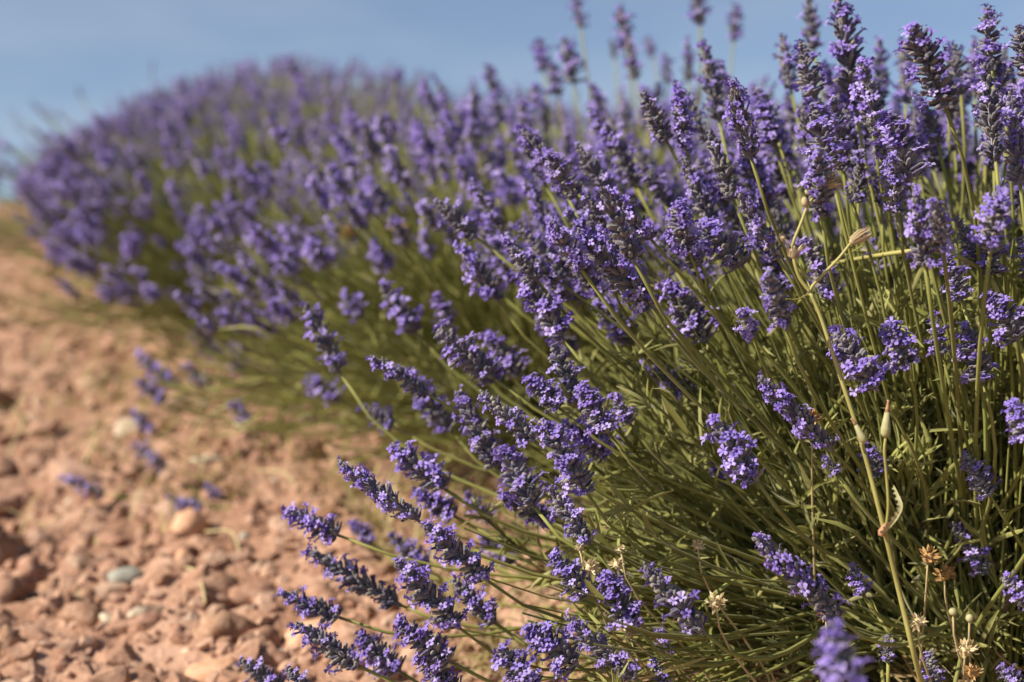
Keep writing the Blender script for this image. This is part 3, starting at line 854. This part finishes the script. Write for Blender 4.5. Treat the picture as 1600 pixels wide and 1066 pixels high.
    link('leaf_node', b.mesh('leaf_node', [M_BROWNTIP]), root)
weed()

# bent pale stalk arching between the lavender stems
def bent():
    L = [(1300, 412, 1.08), (1350, 403, 1.06), (1410, 394, 1.03), (1455, 392, 1.01), (1500, 402, 1.0), (1532, 420, 1.0), (1555, 450, 1.0), (1580, 510, 1.01), (1600, 600, 1.03), (1612, 760, 1.06)]
    pts = [at(*q) for q in L]
    g = Vector((pts[-1].x + .02, pts[-1].y + .02, 0)); g.z = gz1(g.x, g.y) - .01
    pts = [p - g for p in pts] + [Vector((0, 0, .1)), Vector((0, 0, 0))]
    pts = smooth_path(pts[::-1], 5); n = len(pts)
    b = Buf(); tube(b, pts, [0.0024 - 0.0008*i/(n-1) for i in range(n)], 8)
    o = link('bent_stalk', b.mesh('bent_stalk', [M_WEED]), None, g)
    tag(o, 'pale yellow-green flowerless stalk arching over sideways between the lavender stems', 'stalk')
bent()

# ------------------------------------------------------------------ dried little flower heads at the foot of the lavender
def dried(u, v, w, d_, m, label, group, name='dried_flower', pod=False):
    h = at(u, v, d_)
    g = Vector((h.x + 0.25*(0.42 - h.x) + random.gauss(0, .01), h.y + random.uniform(.03, .06), 0)); g.z = gz1(g.x, g.y) - .008
    root = empty(name, g); tag(root, label, 'dried flower', group)
    hl = h - g; r = w/2/F*d_
    pts = bezier(Vector((0, 0, 0)), Vector((0, 0, hl.z*.5)), hl - Vector((0, 0, hl.z*.3)), hl, 8)
    b = Buf(); tube(b, pts, [0.0011 - .0004*i/8 for i in range(9)], 5)
    link('stem', b.mesh('stem', [M_STRAW]), root)
    b = Buf()
    if pod:
        lathe(b, [(r*.3, -r), (r*.8, -r*.6), (r, 0), (r*.8, r*.6), (r*.45, r*.9)], 9, Matrix.Translation(hl), 0, .15)
        link('seed_pod', b.mesh('seed_pod', [m]), root); return
    axis = Vector((random.gauss(0, .3), random.gauss(0, .3) - .4, 1)).normalized(); fm = frame(axis)
    lathe(b, [(r*.2, -r*.5), (r*.5, -r*.2), (r*.5, r*.2), (r*.25, r*.5)], 8, xf(hl, axis), 0, .2)
    for k in range(34):
        el = random.uniform(-.2, 1.45); th = random.uniform(0, 6.28)
        d2 = fm.col[0]*math.cos(th)*math.cos(el) + fm.col[1]*math.sin(th)*math.cos(el) + axis*math.sin(el)
        q = frame(d2, random.uniform(0, 6)); L = r*random.uniform(.75, 1.15); ww = r*.15
        p0 = hl + d2*r*.3
        b.add([tuple(p0 - q.col[0]*ww*.6), tuple(p0 + q.col[0]*ww*.6), tuple(p0 + d2*L*.5 + q.col[0]*ww + q.col[1]*ww*.5), tuple(p0 + d2*L*.5 - q.col[0]*ww + q.col[1]*ww*.5), tuple(p0 + d2*L*.85)],
              [(0, 1, 2, 3), (3, 2, 4)])
    link('flower_head', b.mesh('flower_head', [m]), root)
LOW = 'small dried cream flower head '
for u, v, w, d_, lab in [(921, 888, 32, .95, 'bristling just above a short violet spike'), (965, 884, 28, .96, 'crowded against two crossed flower spikes'), (970, 860, 18, .965, 'topmost of a close pair'),
                         (1118, 942, 36, .93, 'standing alone beyond the long dark-based spike'), (1090, 854, 22, .97, 'sitting flat on a bare green stem'), (1434, 972, 30, .925, 'touching the foot of the weed stalk'),
                         (1508, 1016, 40, .93, 'with pointed star-like bracts under the green pods'), (906, 858, 16, .98, 'half hidden and greenish'), (985, 990, 26, .97, 'under a pair of flower spikes')]:
    dried(u, v, w, d_, M_CREAM, LOW + lab, 'dried cream flower heads')
for u, v, w, d_, lab in [(1450, 872, 36, .97, 'withered tan flower head right of the weed stalk'), (1476, 898, 34, .98, 'withered tan flower head below another beside the weed stalk'), (1080, 572, 44, 1.22, 'broad withered orange flower head behind green stems'),
                         (1270, 655, 32, 1.0, 'withered orange flower head touching an interrupted flower spike'), (620, 358, 40, 1.7, 'blurred withered orange flower head up in the lavender'), (545, 366, 30, 1.75, 'blurred smaller orange flower head next to a broad one'),
                         (840, 790, 34, 1.18, 'withered brown flower head below the thickest flower spikes'), (1520, 1052, 32, .93, 'withered tan flower head under the star-like dried one'), (1290, 962, 32, .96, 'withered tan flower head at the base of a long spike')]:
    dried(u, v, w, d_, M_TAN, lab, 'withered brown flower heads')
for u, v, w, d_ in [(1489, 956, 13, .92), (1515, 966, 13, .92)]:
    dried(u, v, w, d_, M_WEEDBUD, 'small round green seed pod on a thin stalk near the lavender foot', 'green seed pods', 'seed_pod_stalk', True)

# ------------------------------------------------------------------ stones and clods on the path
def ground_at(u, v):
    p = at(u, v, 1.0) - CAM
    t = 0.5
    for _ in range(400):
        q = CAM + p*t
        if q.z <= gz1(q.x, q.y, False): break
        t += 0.01
    return q, t
MARKS = []
def stone(u, v, wpx, m, label, seed, group=None, name='stone', flat=.7, ang=False, asp=1.2, sink=.25, cat='stone'):
    q, d_ = ground_at(u, v); r = wpx/2/F*d_
    me = lump(seed, 3, flat, .6 if m is M_LUMP else .35, ang).mesh(name, [m])
    o = link(name, me)
    o.matrix_basis = Matrix.Translation((q.x, q.y, gz1(q.x, q.y, False) + r*flat*(1 - 2*sink)*.9)) @ Matrix.Rotation(random.uniform(0, 6.28), 4, 'Z') @ Matrix.Diagonal((r*asp, r, r, 1))
    tag(o, label, cat, group)
    MARKS.append((label.split(' on ')[0].split(' lying')[0].split(' below')[0].split(' beside')[0].split(' at ')[0].split(' half')[0].split(' under')[0].split(' next')[0].split(' standing')[0].split(' left')[0].split(' by ')[0].split(' up ')[0].split(' near')[0].split(' between')[0], q.copy()))
stone(296, 838, 54, M_ORANGEST, 'smooth round orange stone on the soil path', 1, flat=.85, asp=1.0, sink=.15)
stone(200, 918, 58, M_GREYST, 'angular grey-green stone lying on the reddish soil', 2, flat=.6, ang=True, asp=1.3, sink=.2)
stone(327, 732, 46, M_PALEST, 'flat whitish stone below the trailing flower spikes', 3, flat=.5, asp=1.3)
stone(204, 690, 58, M_PALEST, 'pale blocky stone beside two trailing flower spikes', 4, flat=.7, ang=True)
stone(386, 676, 44, M_PALEST, 'pale rounded stone at the edge of the lavender', 5, flat=.7)
stone(348, 1062, 74, M_ORANGEST, 'broad orange stone half sunk in the soil near low flower spikes', 6, flat=.5, asp=1.3)
stone(500, 1000, 90, M_ORANGEST, 'large flat peach-coloured stone under the leaning flower spikes', 7, flat=.4, asp=1.3)
stone(345, 925, 48, M_GREYST, 'dull grey-brown stone on the path by a dry straw', 8, flat=.5, ang=True)
stone(288, 885, 40, M_ORANGEST, 'small upright tan stone next to the round orange stone', 9, flat=1.0, ang=True, asp=.8)
stone(48, 908, 52, M_LUMP, 'rounded earth clod standing out of the path', 10, flat=.8)
stone(300, 1030, 30, M_PALEST, 'small pale stone between orange stones on the path', 11, flat=.7)
stone(-12, 880, 78, M_LUMP, 'big rough lump of dug earth left of the rounded clod', 21, flat=.9, name='earth_clod', cat='earth clod')
stone(-6, 752, 60, M_LUMP, 'rough lump of dug earth by the farthest-reaching trailing spike', 22, flat=1.0, name='earth_clod', cat='earth clod')
stone(-20, 640, 90, M_LUMP, 'rough lump of dug earth up the path from the trailing spikes', 23, flat=.9, name='earth_clod', cat='earth clod')
SHAPES = ['blocky', 'knobbly', 'jagged', 'rounded', 'flattish', 'lopsided']
sm = [lump(300 + k, 3, [.95, .8, .9, .85, .5, .75][k], [.5, .7, .75, .4, .5, .8][k], k in (0, 2)).mesh('earth_clod', [M_LUMP]) for k in range(6)]
sg = [lump(330 + k, 2, .65, .3, True).mesh('pebble', [M_GREYST if k % 2 else M_PALEST]) for k in range(4)]
placed = 0
R = random.Random(77)
while placed < 150:
    v = 440 + 630*R.random()**.75; u = R.uniform(-40, 600)
    if u > interp(v, EDGE) + 130: continue
    q, d_ = ground_at(u, v)
    if d_ > 4.5: continue
    peb = R.random() < .25
    r = R.uniform(.005, .011) if peb else R.uniform(.008, .017)*(1.35 if R.random() < .15 else 1)
    vi = R.randrange(4 if peb else 6)
    o = link('pebble' if peb else 'earth_clod', (sg if peb else sm)[vi])
    o.matrix_basis = Matrix.Translation((q.x, q.y, gz1(q.x, q.y, False) + r*.3)) @ Matrix.Rotation(R.uniform(0, 6.28), 4, 'Z') @ Matrix.Rotation(R.uniform(-.3, .3), 4, 'X') @ Matrix.Diagonal((r*R.uniform(.9, 1.4), r, r*R.uniform(.8, 1.1), 1))
    size = ('tiny', 'small')[r > .008] if peb else ('small', 'middling', 'large')[(r > .011) + (r > .016)]
    near, dist = min(((n_, (m_ - q).length) for n_, m_ in MARKS), key=lambda t: t[1])
    rel = 'right beside' if dist < .07 else 'a hand from' if dist < .16 else 'some way from' if dist < .35 else 'well away from'
    if peb: tag(o, '%s %s pebble %s the %s' % (size, ('pale', 'grey')[vi % 2], rel, near), 'pebble', 'pebbles on the path')
    else: tag(o, '%s %s reddish earth clod %s the %s' % (size, SHAPES[vi], rel, near), 'earth clod', 'earth clods on the path')
    placed += 1
# dry straws lying on the soil
for (u0, v0, u1, v1, lab) in [(322, 846, 376, 882, 'thin dry straw slanting away from the round orange stone'), (270, 900, 322, 962, 'dry straw lying beside the dull grey-brown stone'),
                              (400, 748, 470, 790, 'dry straw lying at the edge of the lavender foot'), (300, 560, 240, 500, 'dry straw under the trailing flower spikes')]:
    a, _ = ground_at(u0, v0); b_, _ = ground_at(u1, v1)
    a = a + Vector((0, 0, .012)); b_ = b_ + Vector((0, 0, .014)); mid = (a + b_)/2 + Vector((.01, .0, .012))
    pts = [p - a for p in smooth_path([a, mid, b_], 5)]; b = Buf(); tube(b, pts, .0016, 6)
    o = link('dry_straw', b.mesh('dry_straw', [M_STRAW]), None, a)
    tag(o, lab, 'straw', 'dry straws on the path')
# thin dry grass and litter along the foot of the row: one mass
b = Buf(); R = random.Random(5)
for k in range(3380):
    if k < 3300:
        s = R.uniform(-.2, 3.4); off = -R.uniform(.10, .62) if R.random() < .7 else -abs(R.gauss(.30, .16))
        if R.random() < .5: off *= .75 + .4*math.sin(s*5.3)
    else:
        s = R.uniform(.2, 3.2); off = -R.uniform(.5, 1.3)
    if s < .8 and k < 3300: off = max(off, -.34)
    x = 0.40 + ROWD[0]*s + ROWD[1]*off; y = 1.12 + ROWD[1]*s - ROWD[0]*off
    if y < .75: continue
    z = gz1(x, y); L = R.uniform(.03, .11); az = R.gauss(3.4, 1.1) if R.random() < .6 else R.uniform(0, 6.28); up = R.uniform(.05, .9) if k < 3300 else R.uniform(0, .15)
    d_ = Vector((math.cos(az), math.sin(az), up)).normalized()
    p = Vector((x, y, z)); e = p + d_*L; mid = (p + e)/2 + Vector((0, 0, .012))
    sd = d_.cross(Vector((0, 0, 1))).normalized()*R.uniform(.0007, .0018)
    b.add([tuple(p-sd), tuple(p+sd), tuple(mid+sd), tuple(mid-sd), tuple(e+sd*.3), tuple(e-sd*.3)], [(0, 1, 2, 3), (3, 2, 4, 5)])
tag(link('dry_grass', b.mesh('dry_grass', [M_DRYGRASS])), 'thin dry grass and litter along the foot of the row', 'dry grass', kind='stuff')
# fallen leaves and twigs under the nearest bush
tl = TmplBuf()
for k in range(2600):
    a_ = R.uniform(0, 6.28); q_ = .36*math.sqrt(R.random())
    x = .40 + q_*math.cos(a_); y = 1.12 + q_*math.sin(a_)
    tl.add(R.choice(LFT2), xf(Vector((x, y, gz1(x, y) + R.uniform(0, .05))), Vector((R.gauss(0, 1), R.gauss(0, 1), R.gauss(0, .4))), R.uniform(0, 6), R.uniform(.02, .04), R.uniform(.015, .04)))
tag(link('leaf_litter', tl.mesh('leaf_litter', [M_DRYLEAF])), 'brown fallen leaves under the lavender with the weed stalk', 'leaf litter', kind='stuff')
